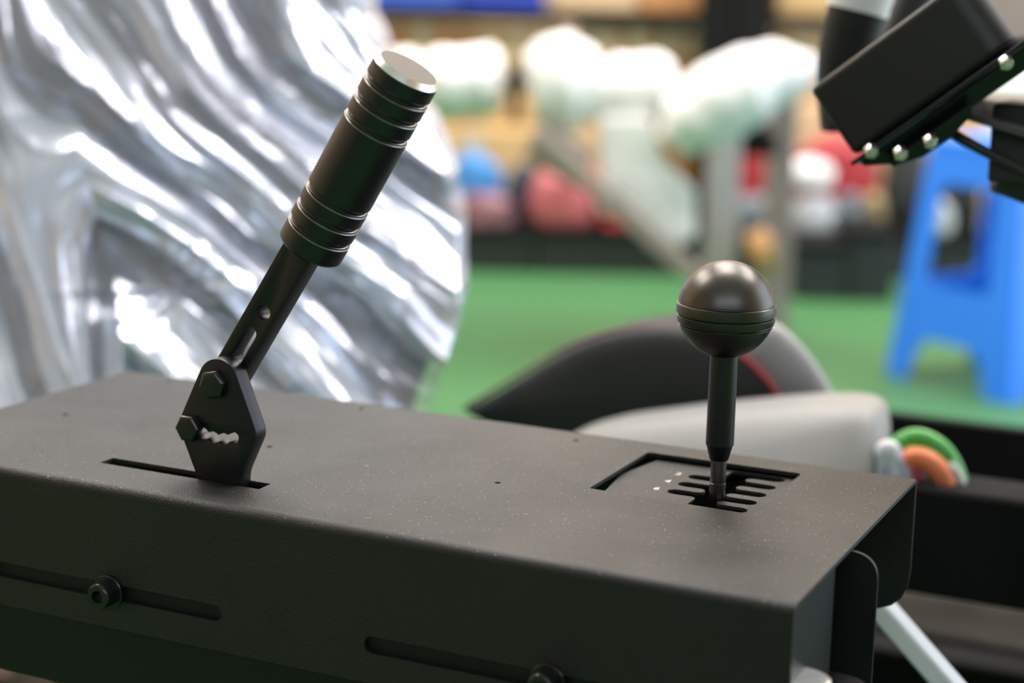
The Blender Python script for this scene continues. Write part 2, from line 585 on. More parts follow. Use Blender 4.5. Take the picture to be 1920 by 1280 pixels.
for txt, x, y in (('2', -0.1172, 0.1770), ('4', -0.1172, 0.1610), ('6', -0.1172, 0.1452)):
    fc = bpy.data.curves.new('text', 'FONT')
    fc.body = txt
    fc.size = 0.0068
    fc.align_x = 'CENTER'
    fc.align_y = 'CENTER'
    fc.extrude = 0.00005
    ob = bpy.data.objects.new('text', fc)
    COL.objects.link(ob)
    me = bpy.data.meshes.new_from_object(ob.evaluated_get(bpy.context.evaluated_depsgraph_get()))
    bpy.data.objects.remove(ob)
    me.transform(Matrix.Translation((x, y, GZ + 0.00006)))
    bm = bmesh.new()
    bm.from_mesh(me)
    g = finish(bm, 'gear_numeral', M_white_paint, cons)
    g['label'] = 'white printed numeral ' + txt
    sub(g, gate)

# socket head cap screws with washers in the slots
for x in (-0.3550, -0.1108):
    z = T - 0.0552
    Mx = Matrix.Translation((x, 0, z)) @ Matrix.Rotation(math.radians(90), 4, 'X')     # local z -> -y
    bm = bmesh.new()
    pr = [(0, 0.0), (0.0068, 0.0), (0.0068, 0.0086), (0.0064, 0.0095), (0.0057, 0.0100)]
    add_lathe(bm, pr, Mx, 40, cap=False)
    # end face with a hexagon socket
    rim = [v for v in bm.verts if abs(v.co.y + 0.0100) < 1e-6]
    hexr = [Mx @ Vector((0.0036 * math.cos(math.radians(60 * k + 12)), 0.0036 * math.sin(math.radians(60 * k + 12)), 0.0100)) for k in range(6)]
    hexb = [Mx @ Vector((0.0036 * math.cos(math.radians(60 * k + 12)), 0.0036 * math.sin(math.radians(60 * k + 12)), 0.0050)) for k in range(6)]
    hv = [bm.verts.new(p) for p in hexr]
    hb_ = [bm.verts.new(p) for p in hexb]
    for k in range(6):
        bm.faces.new((hv[k], hv[(k + 1) % 6], hb_[(k + 1) % 6], hb_[k]))
    bm.faces.new(hb_)
    e1 = [e for e in bm.edges if all(v in rim for v in e.verts)]
    e2 = [bm.edges.get((hv[k], hv[(k + 1) % 6])) for k in range(6)]
    bmesh.ops.bridge_loops(bm, edges=e1 + e2)
    s = finish(bm, 'cap_screw', M_bolt, cons, smooth=35)
    bm = bmesh.new()
    add_lathe(bm, [(0.0040, 0), (0.0086, 0), (0.0088, 0.0003), (0.0088, 0.0014), (0.0084, 0.0018), (0.0040, 0.0018)], Mx, 40, cap=False)
    wsh = finish(bm, 'washer', M_bolt, cons, smooth=35)
    sub(wsh, s)

# clamp at the open end: a bright grooved thumb nut and a black knurled wheel
def grooved(r, z0, z1, n, dep):
    pr = [(0, z1), (r - 0.0012, z1), (r, z1 - 0.0008)]
    for k in range(n):
        a = z1 - 0.0008 - (z1 - z0 - 0.0016) * (k + 0.35) / n
        b = z1 - 0.0008 - (z1 - z0 - 0.0016) * (k + 0.65) / n
        pr += [(r, a), (r - dep, (a + b) / 2), (r, b)]
    pr += [(r, z0 + 0.0008), (r - 0.0008, z0), (0, z0)]
    return pr


bm = bmesh.new()
Mz = Matrix.Translation((0.0000, 0.0140, T))
add_lathe(bm, grooved(0.0132, -0.0425, -0.0365, 3, 0.0004), Mz, 56, cap=False)
add_lathe(bm, [(0.0045, -0.0425), (0.0045, -0.075)], Mz, 20)
nut = finish(bm, 'thumb_nut', M_zinc, cons, smooth=30)
nut['label'] = 'bright turned thumb nut with fine grooves'
bm = bmesh.new()
Mz2 = Matrix.Translation((0.003, 0.050, T - 0.0125))
add_lathe(bm, [(0, -0.0405), (0.0175, -0.0405), (0.0188, -0.0415), (0.0188, -0.0500), (0.0175, -0.051), (0, -0.051)], Mz2, 72, cap=False)
for k in range(60):
    a = 2 * math.pi * k / 60
    add_box(bm, (0.0189, 0, -0.0458), (0.0010, 0.0011, 0.0085), Mz2 @ Matrix.Rotation(a, 4, 'Z'))
finish(bm, 'knurled_wheel', M_blacksteel, cons)

# ------------------------------------------------------------------ handbrake
hbk = thing('handbrake_lever', 'leaning black handbrake lever with ringed grip and silver edged end cap', 'handbrake', (-0.312, 0.04, T - 0.06))
prof = []
prof += arc(-0.3110, 0.0515, 0.0121, 22, 155, 12)
prof += arc(-0.3258, 0.0268, 0.0096, 155, 198, 6)
prof += [(-0.3254, 0.0020), (-0.3254, -0.058), (-0.2983, -0.058)]
prof += [(-0.2983, 0.003)] + [(-0.2979, 0.0055), (-0.2968, 0.0085)]
prof += arc(-0.2984, 0.0275, 0.0096, -22, 22, 6)
# scalloped adjusting slot on an arc about the pivot
piv = Vector((-0.3118, 0.0512))
R0 = 0.0285
a0, a1 = 233.0, 296.0
up_e, lo_e = [], []
N = 48
for k in range(N + 1):
    a = math.radians(a0 + (a1 - a0) * k / N)
    ph = abs(math.sin(math.pi * 5 * k / N))
    half = 0.0017 + 0.0012 * ph
    end = min(1.0, math.sqrt(max(0.0, 1 - (max(0, abs(k - N / 2) - (N / 2 - 4)) / 4) ** 2)))
    up_e.append((piv.x + (R0 - half * end) * math.cos(a), piv.y + (R0 - half * end) * math.sin(a)))
    lo_e.append((piv.x + (R0 + half * end) * math.cos(a), piv.y + (R0 + half * end) * math.sin(a)))
scal = up_e[:-1] + list(reversed(lo_e[1:]))
bm = bmesh.new()
add_plate(bm, prof, [scal], 0.0095, Matrix.Translation((0, 0.0340, 0)) @ XZ, bev=0.0004)
finish(bm, 'pivot_plate', M_blacksteel, hbk, smooth=32)


def hexbolt(root, x, y, z, r, h, rot, name='hex_bolt'):
    Mx = Matrix.Translation((x, y, z)) @ Matrix.Rotation(math.radians(90), 4, 'X') @ Matrix.Rotation(math.radians(rot), 4, 'Z')
    bm = bmesh.new()
    add_lathe(bm, [(0, h), (r * 0.84, h), (r, h - 0.0009), (r, 0), (0, 0)], Mx, 6, cap=False)
    return finish(bm, name, M_bolt, root, bevel=0.0003)


hexbolt(hbk, -0.3122, 0.0340, T + 0.0510, 0.0076, 0.0050, 12)
hexbolt(hbk, -0.3276, 0.0340, T + 0.0265, 0.0073, 0.0050, 2)

ga0 = Vector((-0.2672, 0.0500, T + 0.1205))
ga1 = Vector((-0.2127, 0.0500, T + 0.2105))
gd = (ga1 - ga0).normalized()
# flat bar: local frame along the lever
bar_d = Vector((0.541, 0, 0.841)).normalized()
bar_p = Vector((bar_d.z, 0, -bar_d.x))
bo = Vector((-0.3118, 0.0435, T + 0.0557))
MB_ = frame_m(bo, bar_d, bar_p, Vector((0, 1, 0)))
HB = 0.0086


def bar_uv(x, z):
    q = Vector((x, 0, z + T)) - Vector((bo.x, 0, bo.z))
    return q.dot(bar_d), q.dot(bar_p)


bm = bmesh.new()
hole_c = bar_uv(-0.2904, 0.0878)
s0 = bar_uv(-0.3085, 0.0632)[0]
s1 = bar_uv(-0.2975, 0.0775)[0]
bar_out = fillet([(-0.016, -HB), (0.100, -HB), (0.100, HB), (-0.016, HB)], [0.006, 0, 0, 0.006])
add_plate(bm, bar_out, [circ(hole_c[0], 0.0010, 0.0037), stadium(s0 - 0.003, s1 + 0.002, 0.0005, 0.0032)], 0.012, MB_, bev=0.0007)
finish(bm, 'lever_bar', M_blacksteel, hbk, smooth=32)

xg = gd.cross(Vector((0, 1, 0))).normalized()
MG = frame_m(ga0, xg, gd.cross(xg), gd)
GL = (ga1 - ga0).length
RG = 0.0167
pr = [(0, 0), (RG - 0.0026, 0), (RG - 0.0012, 0.0004), (RG, 0.0017)]
for dist in (0.0926, 0.0830, 0.0733, 0.0317, 0.0214, 0.0114):
    z = GL - dist
    pr += [(RG, z - 0.0016), (RG - 0.0004, z - 0.0011), (RG - 0.0013, z - 0.0008), (RG - 0.0013, z + 0.0006), (RG - 0.0009, z + 0.0010), (RG, z + 0.0018)]
pr += [(RG, GL - 0.0026)]
bm = bmesh.new()
add_lathe(bm, pr + [(RG - 0.001, GL - 0.0026), (0, GL - 0.0026)], MG, 96, cap=False)
grip = finish(bm, 'grip', M_anod_dk, hbk, smooth=24)
bm = bmesh.new()
add_lathe(bm, [(RG, GL - 0.0026), (RG - 0.0022, GL), (RG - 0.0022, GL - 0.0026)], MG, 96, cap=False)
rimo = finish(bm, 'chamfered_rim', M_bright, hbk, smooth=24)
rimo['label'] = 'bright bare metal chamfered rim'
sub(rimo, grip)
bm = bmesh.new()
add_lathe(bm, [(0, GL - 0.0024), (RG - 0.0022, GL - 0.0024), (RG - 0.0022, GL), (0, GL)], MG, 96, cap=False)
sub(finish(bm, 'end_face', M_face, hbk, smooth=24), grip)
for dist in (0.0926, 0.0830, 0.0733, 0.0317, 0.0214, 0.0114):
    z = GL - dist
    bm = bmesh.new()
    add_lathe(bm, [(RG - 0.0013, z - 0.0007), (RG + 0.00006, z - 0.0016), (RG + 0.00006, z - 0.0018), (RG - 0.0013, z - 0.0018)], MG, 96, cap=False)
    sub(finish(bm, 'groove_edge', M_ring, hbk, smooth=24), grip)

# ------------------------------------------------------------------ shifter
KX, KY, KZ = -0.0863, 0.1452, T + 0.0938
shf = thing('gear_shifter', 'black ball-topped gear shifter standing in the slotted gate', 'shifter', (KX, KY, T - 0.064))
Ms = Matrix.Translation((KX, KY, 0)) @ Matrix.Rotation(math.radians(0.2), 4, 'Y')
KR = 0.0244
pr = []
grooves = (0.0035, -0.0024, -0.0074)
zz = []
bm = bmesh.new()
steps = []
n = 60
for k in range(n + 1):
    a = -math.pi / 2 + math.pi * k / n
    steps.append(KR * math.sin(a))
steps = [s for s in steps if all(abs(s - g) > 0.0009 for g in grooves)]
for g in grooves:
    steps += [g - 0.00085, g - 0.00045, g - 0.0001, g + 0.0003, g + 0.00055, g + 0.00075]
steps.sort()
bottom_cut = -KR * 0.955
for s in steps:
    if s < bottom_cut:
        continue
    r = math.sqrt(max(0, KR * KR - s * s))
    if grooves[-1] - 0.0006 < s < grooves[0] + 0.0006:
        r += 0.0004
    for g in grooves:
        if -0.0005 < s - g < 0.0006:
            r -= 0.0011
    pr.append((r, KZ + s))
pr = [(0, KZ + bottom_cut)] + pr
pr[-1] = (0, pr[-1][1])
add_lathe(bm, pr, Ms, 96, cap=False)
knob = finish(bm, 'ball_knob', M_anod, shf, smooth=28)
for g in grooves:
    bm = bmesh.new()
    r1 = math.sqrt(KR * KR - (g - 0.0010) ** 2) + 0.00046
    add_lathe(bm, [(r1 - 0.0010, KZ + g - 0.0003), (r1, KZ + g - 0.0008), (r1, KZ + g - 0.0010), (r1 - 0.0010, KZ + g - 0.0010)], Ms, 96, cap=False)
    sub(finish(bm, 'groove_edge', M_ring_dk, shf, smooth=24), knob)
bm = bmesh.new()
zc = T + 0.0245
add_lathe(bm, [(0, KZ - 0.020), (0.0069, KZ - 0.020), (0.0071, zc + 0.004), (0.0071, zc), (0.0066, zc - 0.0006), (0.0049, zc - 0.0075), (0.0046, zc - 0.0080), (0, zc - 0.0080)], Ms, 56, cap=False)
finish(bm, 'sleeve', M_anod_dk, shf, smooth=24)
bm = bmesh.new()
add_lathe(bm, [(0.0040, zc - 0.007), (0.0040, T + 0.0045), (0.0041, T + 0.0044), (0.0041, T - 0.060)], Ms, 40)
finish(bm, 'shaft', M_shaft, shf, smooth=30)

# ------------------------------------------------------------------ film-wrapped seat on the left
seat_edge = [(-140, 672), (0, 684), (60, 696), (120, 722), (180, 765), (240, 805), (300, 832), (400, 856), (490, 864), (560, 858), (640, 842),
             (700, 822), (760, 800), (900, 770), (1100, 740)]


def edge_x(v):
    for (a, xa_), (b, xb_) in zip(seat_edge, seat_edge[1:]):
        if v <= b:
            t = max(0.0, (v - a) / (b - a))
            t = t * t * (3 - 2 * t) * 0.5 + t * 0.5
            return xa_ + (xb_ - xa_) * t
    return seat_edge[-1][1]


def ridge(x, y, z):
    return 1.0 - 2.0 * abs(noise.noise(Vector((x, y, z))))


def folds(x, y):
    wx = x + 40 * noise.noise(Vector((x / 260, y / 260, 3.1)))
    wy = y + 40 * noise.noise(Vector((x / 260, y / 260, 7.7)))
    # folds run from the upper left to the lower right, steeper on the far left, flatter low down
    k = max(0.0, min(1.0, (x - 0.23 * y + 10) / 110))
    a = (1 - k) * 1.29 + k * (1.04 - 0.26 * max(0, min(1, (y - 100) / 450)))
    s = wx * math.sin(a) - wy * math.cos(a)
    t = wx * math.cos(a) + wy * math.sin(a)
    h = 0.0175 * ridge(s / 160, t / 950, 1.3)
    h += 0.0085 * ridge(s / 68, t / 620, 4.2)
    h += 0.0030 * ridge(s / 31, t / 330, 9.9)
    h += 0.0011 * ridge(s / 15, t / 120, 6.4)
    h += 0.0025 * noise.noise(Vector((s / 60, t / 130, 2.2)))
    # creases gathered at a knot
    dx, dy = x - 330, y - 545
    d = math.hypot(dx, dy)
    if d < 260:
        an = math.atan2(dy, dx)
        h += 0.010 * (1 - d / 260) ** 1.2 * (d / 260 + 0.25) * ridge(an * 2.2, d / 300, 5.5)
    h += 0.0035 * ridge(x / 140, y / 140, 12.0)
    lay = 0.5 + 1.6 * noise.noise(Vector((s / 120, t / 900, 21.0))) + 0.9 * noise.noise(Vector((s / 42, t / 420, 31.0)))
    lay = max(0.0, min(1.0, (lay - 0.22) / 0.16))
    return h, 0.42 + 0.50 * lay


SD = 1.30
RECL = 0.00024                       # the back of the seat leans away
wseat = thing('wrapped_seat', 'dark racing seat wrapped in crumpled clear plastic film behind the handbrake', 'seat', PZ(380, 2600, 0.0))
wseat.location = Vector((PR(330, 400, SD + 0.1).x, PR(330, 400, SD + 0.1).y, 0.0))
NU, NV = 360, 300
bm = bmesh.new()
fwv = Vector((-math.sin(TH), math.cos(TH), 0))
grid = []
LY = bm.verts.layers.float.new('layers')
for j in range(NV + 1):
    v = -130 + (960) * j / NV
    ex = edge_x(v)
    row = []
    for i in range(NU + 1):
        u = i / NU
        q = min(1.0, u / 0.90)
        x = -160 + (ex + 160) * q
        dep = SD + 0.16 * max(0.0, q - 0.45) ** 2 + RECL * (760 - v)
        roll = 0.0
        if u > 0.90:                          # the film turns round the side of the seat
            a = (u - 0.90) / 0.10
            roll = 0.16 * a
            x += 10 * math.sin(a * 3.1)
        fade = 1.0 - 0.35 * max(0.0, (q - 0.9) / 0.1)
        e_w = 10 * noise.noise(Vector((v / 45, 0.3, 8.8))) * q ** 6
        hh, lay = folds(x, v)
        vv = bm.verts.new(PR(x + e_w, v, dep) + fwv * (roll - hh * fade))
        vv[LY] = lay
        row.append(vv)
    grid.append(row)
for j in range(NV):
    for i in range(NU):
        bm.faces.new((grid[j][i], grid[j][i + 1], grid[j + 1][i + 1], grid[j + 1][i]))
finish(bm, 'plastic_film', M_film, wseat, smooth=180)
# the seat under it: padded shell with red piping
bm = bmesh.new()
front, back = [], []
for j in range(25):
    v = -125 + 940 * j / 24
    ex = edge_x(v) - 26
    fr, br = [], []
    for i in range(25):
        q = i / 24
        x = -150 + (ex + 150) * q
        dep = SD + 0.045 + 0.16 * max(0.0, q - 0.45) ** 2 + 0.012 * math.cos(q * 9) + RECL * (760 - v)
        fr.append(bm.verts.new(PR(x, v, dep)))
        br.append(bm.verts.new(PR(x, v, dep) + fwv * 0.10))
    front.append(fr)
    back.append(br)
for g, fl in ((front, 0), (back, 1)):
    for j in range(24):
        for i in range(24):
            bm.faces.new((g[j][i], g[j][i + 1], g[j + 1][i + 1], g[j + 1][i]))
for j in range(24):
    for i in (0, 24):
        bm.faces.new((front[j][i], front[j + 1][i], back[j + 1][i], back[j][i]))
for i in range(24):
    for j in (0, 24):
        bm.faces.new((front[j][i], front[j][i + 1], back[j][i + 1], back[j][i]))
finish(bm, 'seat_back', M_seat_film, wseat, smooth=50)
for k, xs in enumerate(((60, 170, 250), (30, 60, 210))):
    bm = bmesh.new()
    pts = smooth_path([PR(x_, v_, SD + 0.052 + RECL * (760 - v_)) for x_, v_ in ((xs[0] - 60, -100), (xs[0], 200), (xs[1], 420), (xs[2], 690))], 8)
    add_tube(bm, pts, 0.0022, 8)
    finish(bm, 'piping', M_redstitch, wseat, smooth=60)
bm = bmesh.new()
pb = PR(330, 740, SD + 0.12)
add_box(bm, (pb.x, pb.y, 0.22), (0.20, 0.12, 0.44))
finish(bm, 'seat_base', M_darkbin, wseat, bevel=0.02)

# ------------------------------------------------------------------ black seat behind the console
SY = 0.56
bseat = thing('bucket_seat', 'charcoal bucket seat with grey bolster and red piping behind the shifter', 'seat', (PY(1200, 800, SY).x, SY + 0.1, 0))


def pxy(pts, y):
    return [(PY(a, b, y).x, PY(a, b, y).z - T) for a, b in pts]


def resample(pts, n=6):
    return [(q.x, q.y) for q in smooth_path([Vector((a, b, 0)) for a, b in pts], n)]


def puff(outline, y0, th, mat, name, root, edge=0.012, crown=0.012, lean=0.0):
    """a padded panel: outline in x-z, rounded rim and crowned front face"""
    bm = bmesh.new()
    cx = sum(p[0] for p in outline) / len(outline)
    cz = sum(p[1] for p in outline) / len(outline)
    rings = []
    for s, dy in ((0.0, -crown), (0.35, -crown * 0.95), (0.65, -crown * 0.75), (0.86, -crown * 0.4), (0.95, 0.0), (0.99, edge * 0.5), (1.0, edge), (1.0, th - edge), (0.96, th), (0.0, th)):
        if s == 0.0:
            rings.append([bm.verts.new((cx, y0 + dy, cz + T))])
        else:
            rings.append([bm.verts.new((cx + (x - cx) * s, y0 + dy, cz + (z - cz) * s + T)) for x, z in outline])
    for rg in rings:
        for v in rg:
            v.co.y += lean * (v.co.z - cz - T)
    n = len(outline)
    for a, b in zip(rings, rings[1:]):
        for k in range(n):
            k2 = (k + 1) % n
            if len(a) == 1:
                bm.faces.new((a[0], b[k], b[k2]))
            elif len(b) == 1:
                bm.faces.new((a[k], a[k2], b[0]))
            else:
                bm.faces.new((a[k], a[k2], b[k2], b[k]))
    return finish(bm, name, mat, root, smooth=60)


top_arc = [(858, 775), (925, 738), (990, 698), (1055, 658), (1120, 631), (1190, 616), (1260, 614), (1330, 626), (1390, 652), (1440, 694), (1474, 745), (1488, 800)]
low = [(1440, 840), (1300, 870), (1100, 860), (940, 815)]
wing = resample([pxy([p], SY)[0] for p in top_arc + low + [top_arc[0]]], 5)[:-1]
puff(wing, SY, 0.09, M_seat_dk, 'side_wing', bseat, 0.02, 0.010)
bm = bmesh.new()
pts = smooth_path([PY(a, b, SY + 0.02) for a, b in [(1335, 625), (1395, 646), (1445, 684), (1484, 735), (1508, 790), (1515, 860)]], 8)
add_tube(bm, pts, [0.006 + 0.012 * min(1, i / 12) for i in range(len(pts))], 16, 1.6)
finish(bm, 'bolster', M_bolster, bseat, smooth=60)
bm = bmesh.new()
pts = smooth_path([PY(a, b, SY - 0.004) for a, b in [(1330, 636), (1385, 662), (1430, 702), (1462, 748), (1478, 800)]], 8)
add_tube(bm, pts, 0.0019, 8)
finish(bm, 'piping', M_redstitch, bseat, smooth=60)
bm = bmesh.new()
pts = smooth_path([PY(a, b, SY + 0.012) for a, b in [(870, 766), (925, 733), (990, 693), (1055, 654), (1120, 627), (1190, 612), (1260, 610)]], 6)
add_tube(bm, pts, 0.0016, 8)
finish(bm, 'piping', M_pinkgrey, bseat, smooth=60)
# cushion in front of the wing
cush = resample([pxy([p], SY - 0.11)[0] for p in [(1010, 850), (1080, 815), (1200, 800), (1350, 790), (1500, 785), (1590, 795), (1622, 835), (1630, 900),
                                                    (1600, 960), (1300, 960), (1060, 930), (1010, 850)]], 5)[:-1]
puff(cush, SY - 0.11, 0.06, M_seat_gr, 'cushion', bseat, 0.015, 0.012, 1.1)
bm = bmesh.new()
cb = PY(1250, 900, SY)
add_box(bm, (cb.x, SY + 0.02, 0.17), (0.26, 0.16, 0.34))
finish(bm, 'seat_base', M_darkbin, bseat, bevel=0.015)

# ------------------------------------------------------------------ cockpit frame: long beams on the right
frame = thing('cockpit_frame', 'black rectangular steel tube cockpit frame running past the open end of the console', 'frame', (0.2, 0.4, 0))


def beam(name, y0, y1, z0, z1, x0, x1, mat, bev=0.004):
    bm = bmesh.new()
    add_box(bm, ((x0 + x1) / 2, (y0 + y1) / 2, (z0 + z1) / 2), (x1 - x0, y1 - y0, z1 - z0))
    return finish(bm, name, mat, frame, bevel=bev)


zb = T - 0.072
yb = PZ(1820, 926, zb).y
beam('near_beam', yb, yb + 0.05, zb - 0.075, zb, -0.058, 0.75, M_blackmetal)
zf = T - 0.14
yf = PZ(1720, 775, zf).y
beam('far_beam', yf - 0.014, yf, zf - 0.085, zf, -0.36, 1.0, M_blackmetal, 0.001)
zl = T - 0.30
yl = PZ(1820, 1135, zl).y
beam('lower_tread', yl - 0.09, yl + 0.02, zl - 0.03, zl, -0.55, 0.72, M_greybrown)
beam('tread_rail', yl - 0.135, yl - 0.092, zl - 0.09, zl - 0.004, -0.55, 0.72, M_blackmetal)
for x in (0.66,):
    beam('upright', yb, yb + 0.05, 0, zb - 0.075, x, x + 0.05, M_blackmetal)
    beam('upright', yf - 0.045, yf, 0, zf - 0.085, x, x + 0.045, M_blackmetal)
beam('cross_member', yl - 0.05, yf, zl - 0.05, zl - 0.031, 0.66, 0.705, M_blackmetal)
beam('console_leg', 0.025, 0.075, 0, T - 0.1142, -0.37, -0.32, M_blackmetal)
beam('console_leg', 0.025, 0.075, 0, T - 0.1142, -0.07, -0.02, M_blackmetal)
beam('floor_rail', 0.025, 0.075, 0.0, 0.04, -0.3195, -0.0705, M_blackmetal)
# white strut going down to the right
bm = bmesh.new()
a, b = P(1585, 1060, 1.06), P(1850, 1365, 1.0)
dirv = (b - a).normalized()
n1 = dirv.cross(Vector((0, 1, 0))).normalized()
add_box(bm, (0, 0, 0), ((b - a).length * 1.0, 0.0125, 0.016), frame_m((a + b) / 2, dirv, n1, dirv.cross(n1)))
strut = finish(bm, 'white_strut', M_strut, frame, bevel=0.002)
strut['label'] = 'white painted diagonal strut'

# ------------------------------------------------------------------ ribbon of coloured wires over the near beam
wires = thing('wire_bundle', 'arched bundle of green, orange, white and red wires on the black beam', 'wires', PZ(1715, 890, zb))
WY = yb + 0.026
specs = [('green', (0.06, 0.36, 0.05), 0.0076, [(1664, 872), (1686, 836), (1722, 823), (1762, 843), (1787, 880), (1796, 915)], 0.006),
         ('yellow', (0.75, 0.42, 0.10), 0.0032, [(1686, 868), (1708, 845), (1742, 850), (1772, 876), (1788, 908)], -0.002),
         ('orange', (0.80, 0.20, 0.07), 0.0074, [(1690, 880), (1710, 860), (1740, 866), (1764, 888), (1776, 915)], -0.006),
         ('white', (0.75, 0.74, 0.80), 0.0070, [(1644, 888), (1655, 852), (1667, 843), (1677, 860), (1682, 892)], -0.008),
         ('violet', (0.60, 0.55, 0.70), 0.0045, [(1660, 892), (1680, 862), (1694, 872), (1700, 900)], -0.010),
         ('red', (0.45, 0.02, 0.04), 0.0040, [(1632, 890), (1636, 848), (1648, 830), (1660, 850)], 0.002),
         ('crimson', (0.50, 0.05, 0.08), 0.0038, [(1686, 898), (1702, 878), (1716, 885), (1722, 905)], -0.008),
         ('pale', (0.55, 0.53, 0.52), 0.0042, [(1776, 872), (1790, 885), (1800, 908), (1803, 925)], -0.002)]
for nm, c, r, pts, dy in specs:
    mt = node_mat(nm + '_wire', c, 0.45)
    bm = bmesh.new()
    add_tube(bm, smooth_path([PY(x, y, WY + dy) for x, y in pts], 7), r, 12)
    finish(bm, 'wire', mt, wires, smooth=60)['label'] = nm + ' wire'

# ------------------------------------------------------------------ wheel base, upper right
WBY = 0.33
A = PY(1600, 293, WBY)
B = PY(1868, 104, WBY)
ax = (B - A)
ax.y = 0
ax.normalize()
nv = Vector((-ax.z, 0, ax.x))                # up and left
wb = thing('wheel_base', 'tilted black wheel base box with bolted bracket in the upper right', 'wheel base', (A.x + 0.05, WBY + 0.06, A.z - 0.06))
MW = frame_m(A, ax, nv, Vector((0, 1, 0)) if ax.cross(nv).y > 0 else Vector((0, -1, 0)))
YS = 1 if ax.cross(nv).y > 0 else -1
bm = bmesh.new()
hgt = abs((PY(1522, 163, WBY) - A).dot(nv))
la = (B - A).length + 0.012
add_box(bm, (la / 2, hgt / 2, YS * 0.065), (la, hgt, 0.13), MW)
# big radius on the far end
es = [e for e in bm.edges if abs((e.verts[0].co - e.verts[1].co).normalized().dot(nv)) > 0.9 and
      ((e.verts[0].co - A).dot(ax) > la * 0.9) and e.verts[0].co.y < WBY + 0.01]
bmesh.ops.bevel(bm, geom=es, offset=0.016, segments=8, profile=0.5, affect='EDGES')
finish(bm, 'housing', M_wheel, wb, bevel=0.004, seg=3)


def wuv(px, py, y=WBY):
    q = PY(px, py, y) - A
    return q.dot(ax), q.dot(nv)


bm = bmesh.new()
add_box(bm, (0.072, -0.0032, YS * 0.060), (0.150, 0.0026, 0.126), MW)
finish(bm, 'mounting_plate', M_blacksteel, wb, bevel=0.0005)
tilt = (nv * 0.62 + Vector((0, -0.78, 0))).normalized()      # the lower flanges slope inwards under the box
bm = bmesh.new()
add_plate(bm, [(0.001, -0.0005), (0.150, -0.0005), (0.150, -0.0150), (0.0125, -0.0150), (0.0015, -0.004)], [], 0.0022,
          frame_m(A + nv * -0.0042 + Vector((0, 0.002, 0)), ax, tilt, ax.cross(tilt)))
finish(bm, 'flange', M_blacksteel, wb, bevel=0.0004)
bm = bmesh.new()
add_plate(bm, [(0.0138, -0.0005), (0.072, -0.0005), (0.067, -0.008), (0.050, -0.0135), (0.030, -0.0135), (0.0138, -0.0055)], [], 0.0022,
          frame_m(A + nv * -0.0125 + Vector((0, 0.0035, 0)), ax, tilt, ax.cross(tilt)))
finish(bm, 'lower_bracket', M_blacksteel, wb, bevel=0.0004)
for px, py in ((1635, 281), (1887, 116), (1690, 285), (1746, 263)):
    u, v = wuv(px, py, WBY)
    od = (nv * -0.80 + Vector((0, -0.60, 0))).normalized()
    Mb = frame_m(A + ax * u + nv * (v + 0.001) + Vector((0, -0.002, 0)), ax, od.cross(ax), od)
    bm = bmesh.new()
    add_lathe(bm, [(0, -0.0005), (0.0042, -0.0005), (0.0042, 0.0038), (0.0037, 0.0043), (0.0022, 0.0043), (0.0022, 0.0060), (0, 0.0060)], Mb, 6, cap=False)
    finish(bm, 'bolt', M_zinc, wb, bevel=0.0003)
# tray and arm going out to the right
bm = bmesh.new()
q = [P(1786, 203, 1.03), P(1935, 247, 1.01), P(1960, 175, 1.15), P(1838, 174, 1.15)]
vs = [bm.verts.new(p) for p in q] + [bm.verts.new(p - Vector((0, 0, 0.0045))) for p in q]
bm.faces.new(vs[:4]); bm.faces.new(vs[4:])
for k in range(4):
    bm.faces.new((vs[k], vs[(k + 1) % 4], vs[4 + (k + 1) % 4], vs[4 + k]))
finish(bm, 'tray', M_tray, wb, bevel=0.0006)
bm = bmesh.new()
q = P(1925, 265, 1.05)
add_box(bm, q, (0.034, 0.05, 0.046), None)
finish(bm, 'arm_bracket', M_darkbin, wb, bevel=0.002)
bm = bmesh.new()
add_tube(bm, [P(1872, 318, 1.05), P(2100, 405, 1.05)], 0.0135, 20)
finish(bm, 'arm_tube', M_darkbin, wb, bevel=0.002)
bm = bmesh.new()
add_tube(bm, smooth_path([P(1765, 230, 1.05), P(1790, 252, 1.035), P(1830, 275, 1.03), P(1875, 298, 1.03), P(1935, 330, 1.03)], 8), 0.0032, 12)
finish(bm, 'cable', M_darkbin, wb, smooth=60)
bm = bmesh.new()
q = P(2090, 330, 1.06)
add_box(bm, (q.x, q.y, q.z / 2 + 0.02), (0.03, 0.04, q.z + 0.04))
finish(bm, 'post', M_darkbin, wb, bevel=0.002)

# steering wheel rim behind it, with a white band
sw = thing('steering_wheel', 'black steering wheel grip with a white band behind the wheel base', 'steering wheel', P(1590, 240, 1.17))
bm = bmesh.new()
path = smooth_path([P(1592, 235, 1.19), P(1586, 150, 1.18), P(1592, 80, 1.17), P(1614, 0, 1.16), P(1650, -90, 1.16), P(1710, -190, 1.17)], 6)
add_tube(bm, path, 0.0195, 28)
finish(bm, 'grip', M_rubber, sw, smooth=60)
bm = bmesh.new()
path = [P(1607, 22, 1.162), P(1611, 8, 1.161), P(1616, -8, 1.16), P(1622, -24, 1.16)]
add_tube(bm, path, 0.0207, 28)
finish(bm, 'white_band', M_whitepaint, sw, smooth=60)['label'] = 'white band round the grip'
bm = bmesh.new()
q = P(1735, -40, 1.2)
add_tube(bm, [P(1600, 200, 1.2), P(1640, 150, 1.21), P(1700, 20, 1.22), P(1760, -90, 1.22)], 0.014, 16)
finish(bm, 'spoke', M_rubber, sw, smooth=60)

# ------------------------------------------------------------------ blue stool
def floor_pt(px, py):
    return PZ(px, py, 0.0)


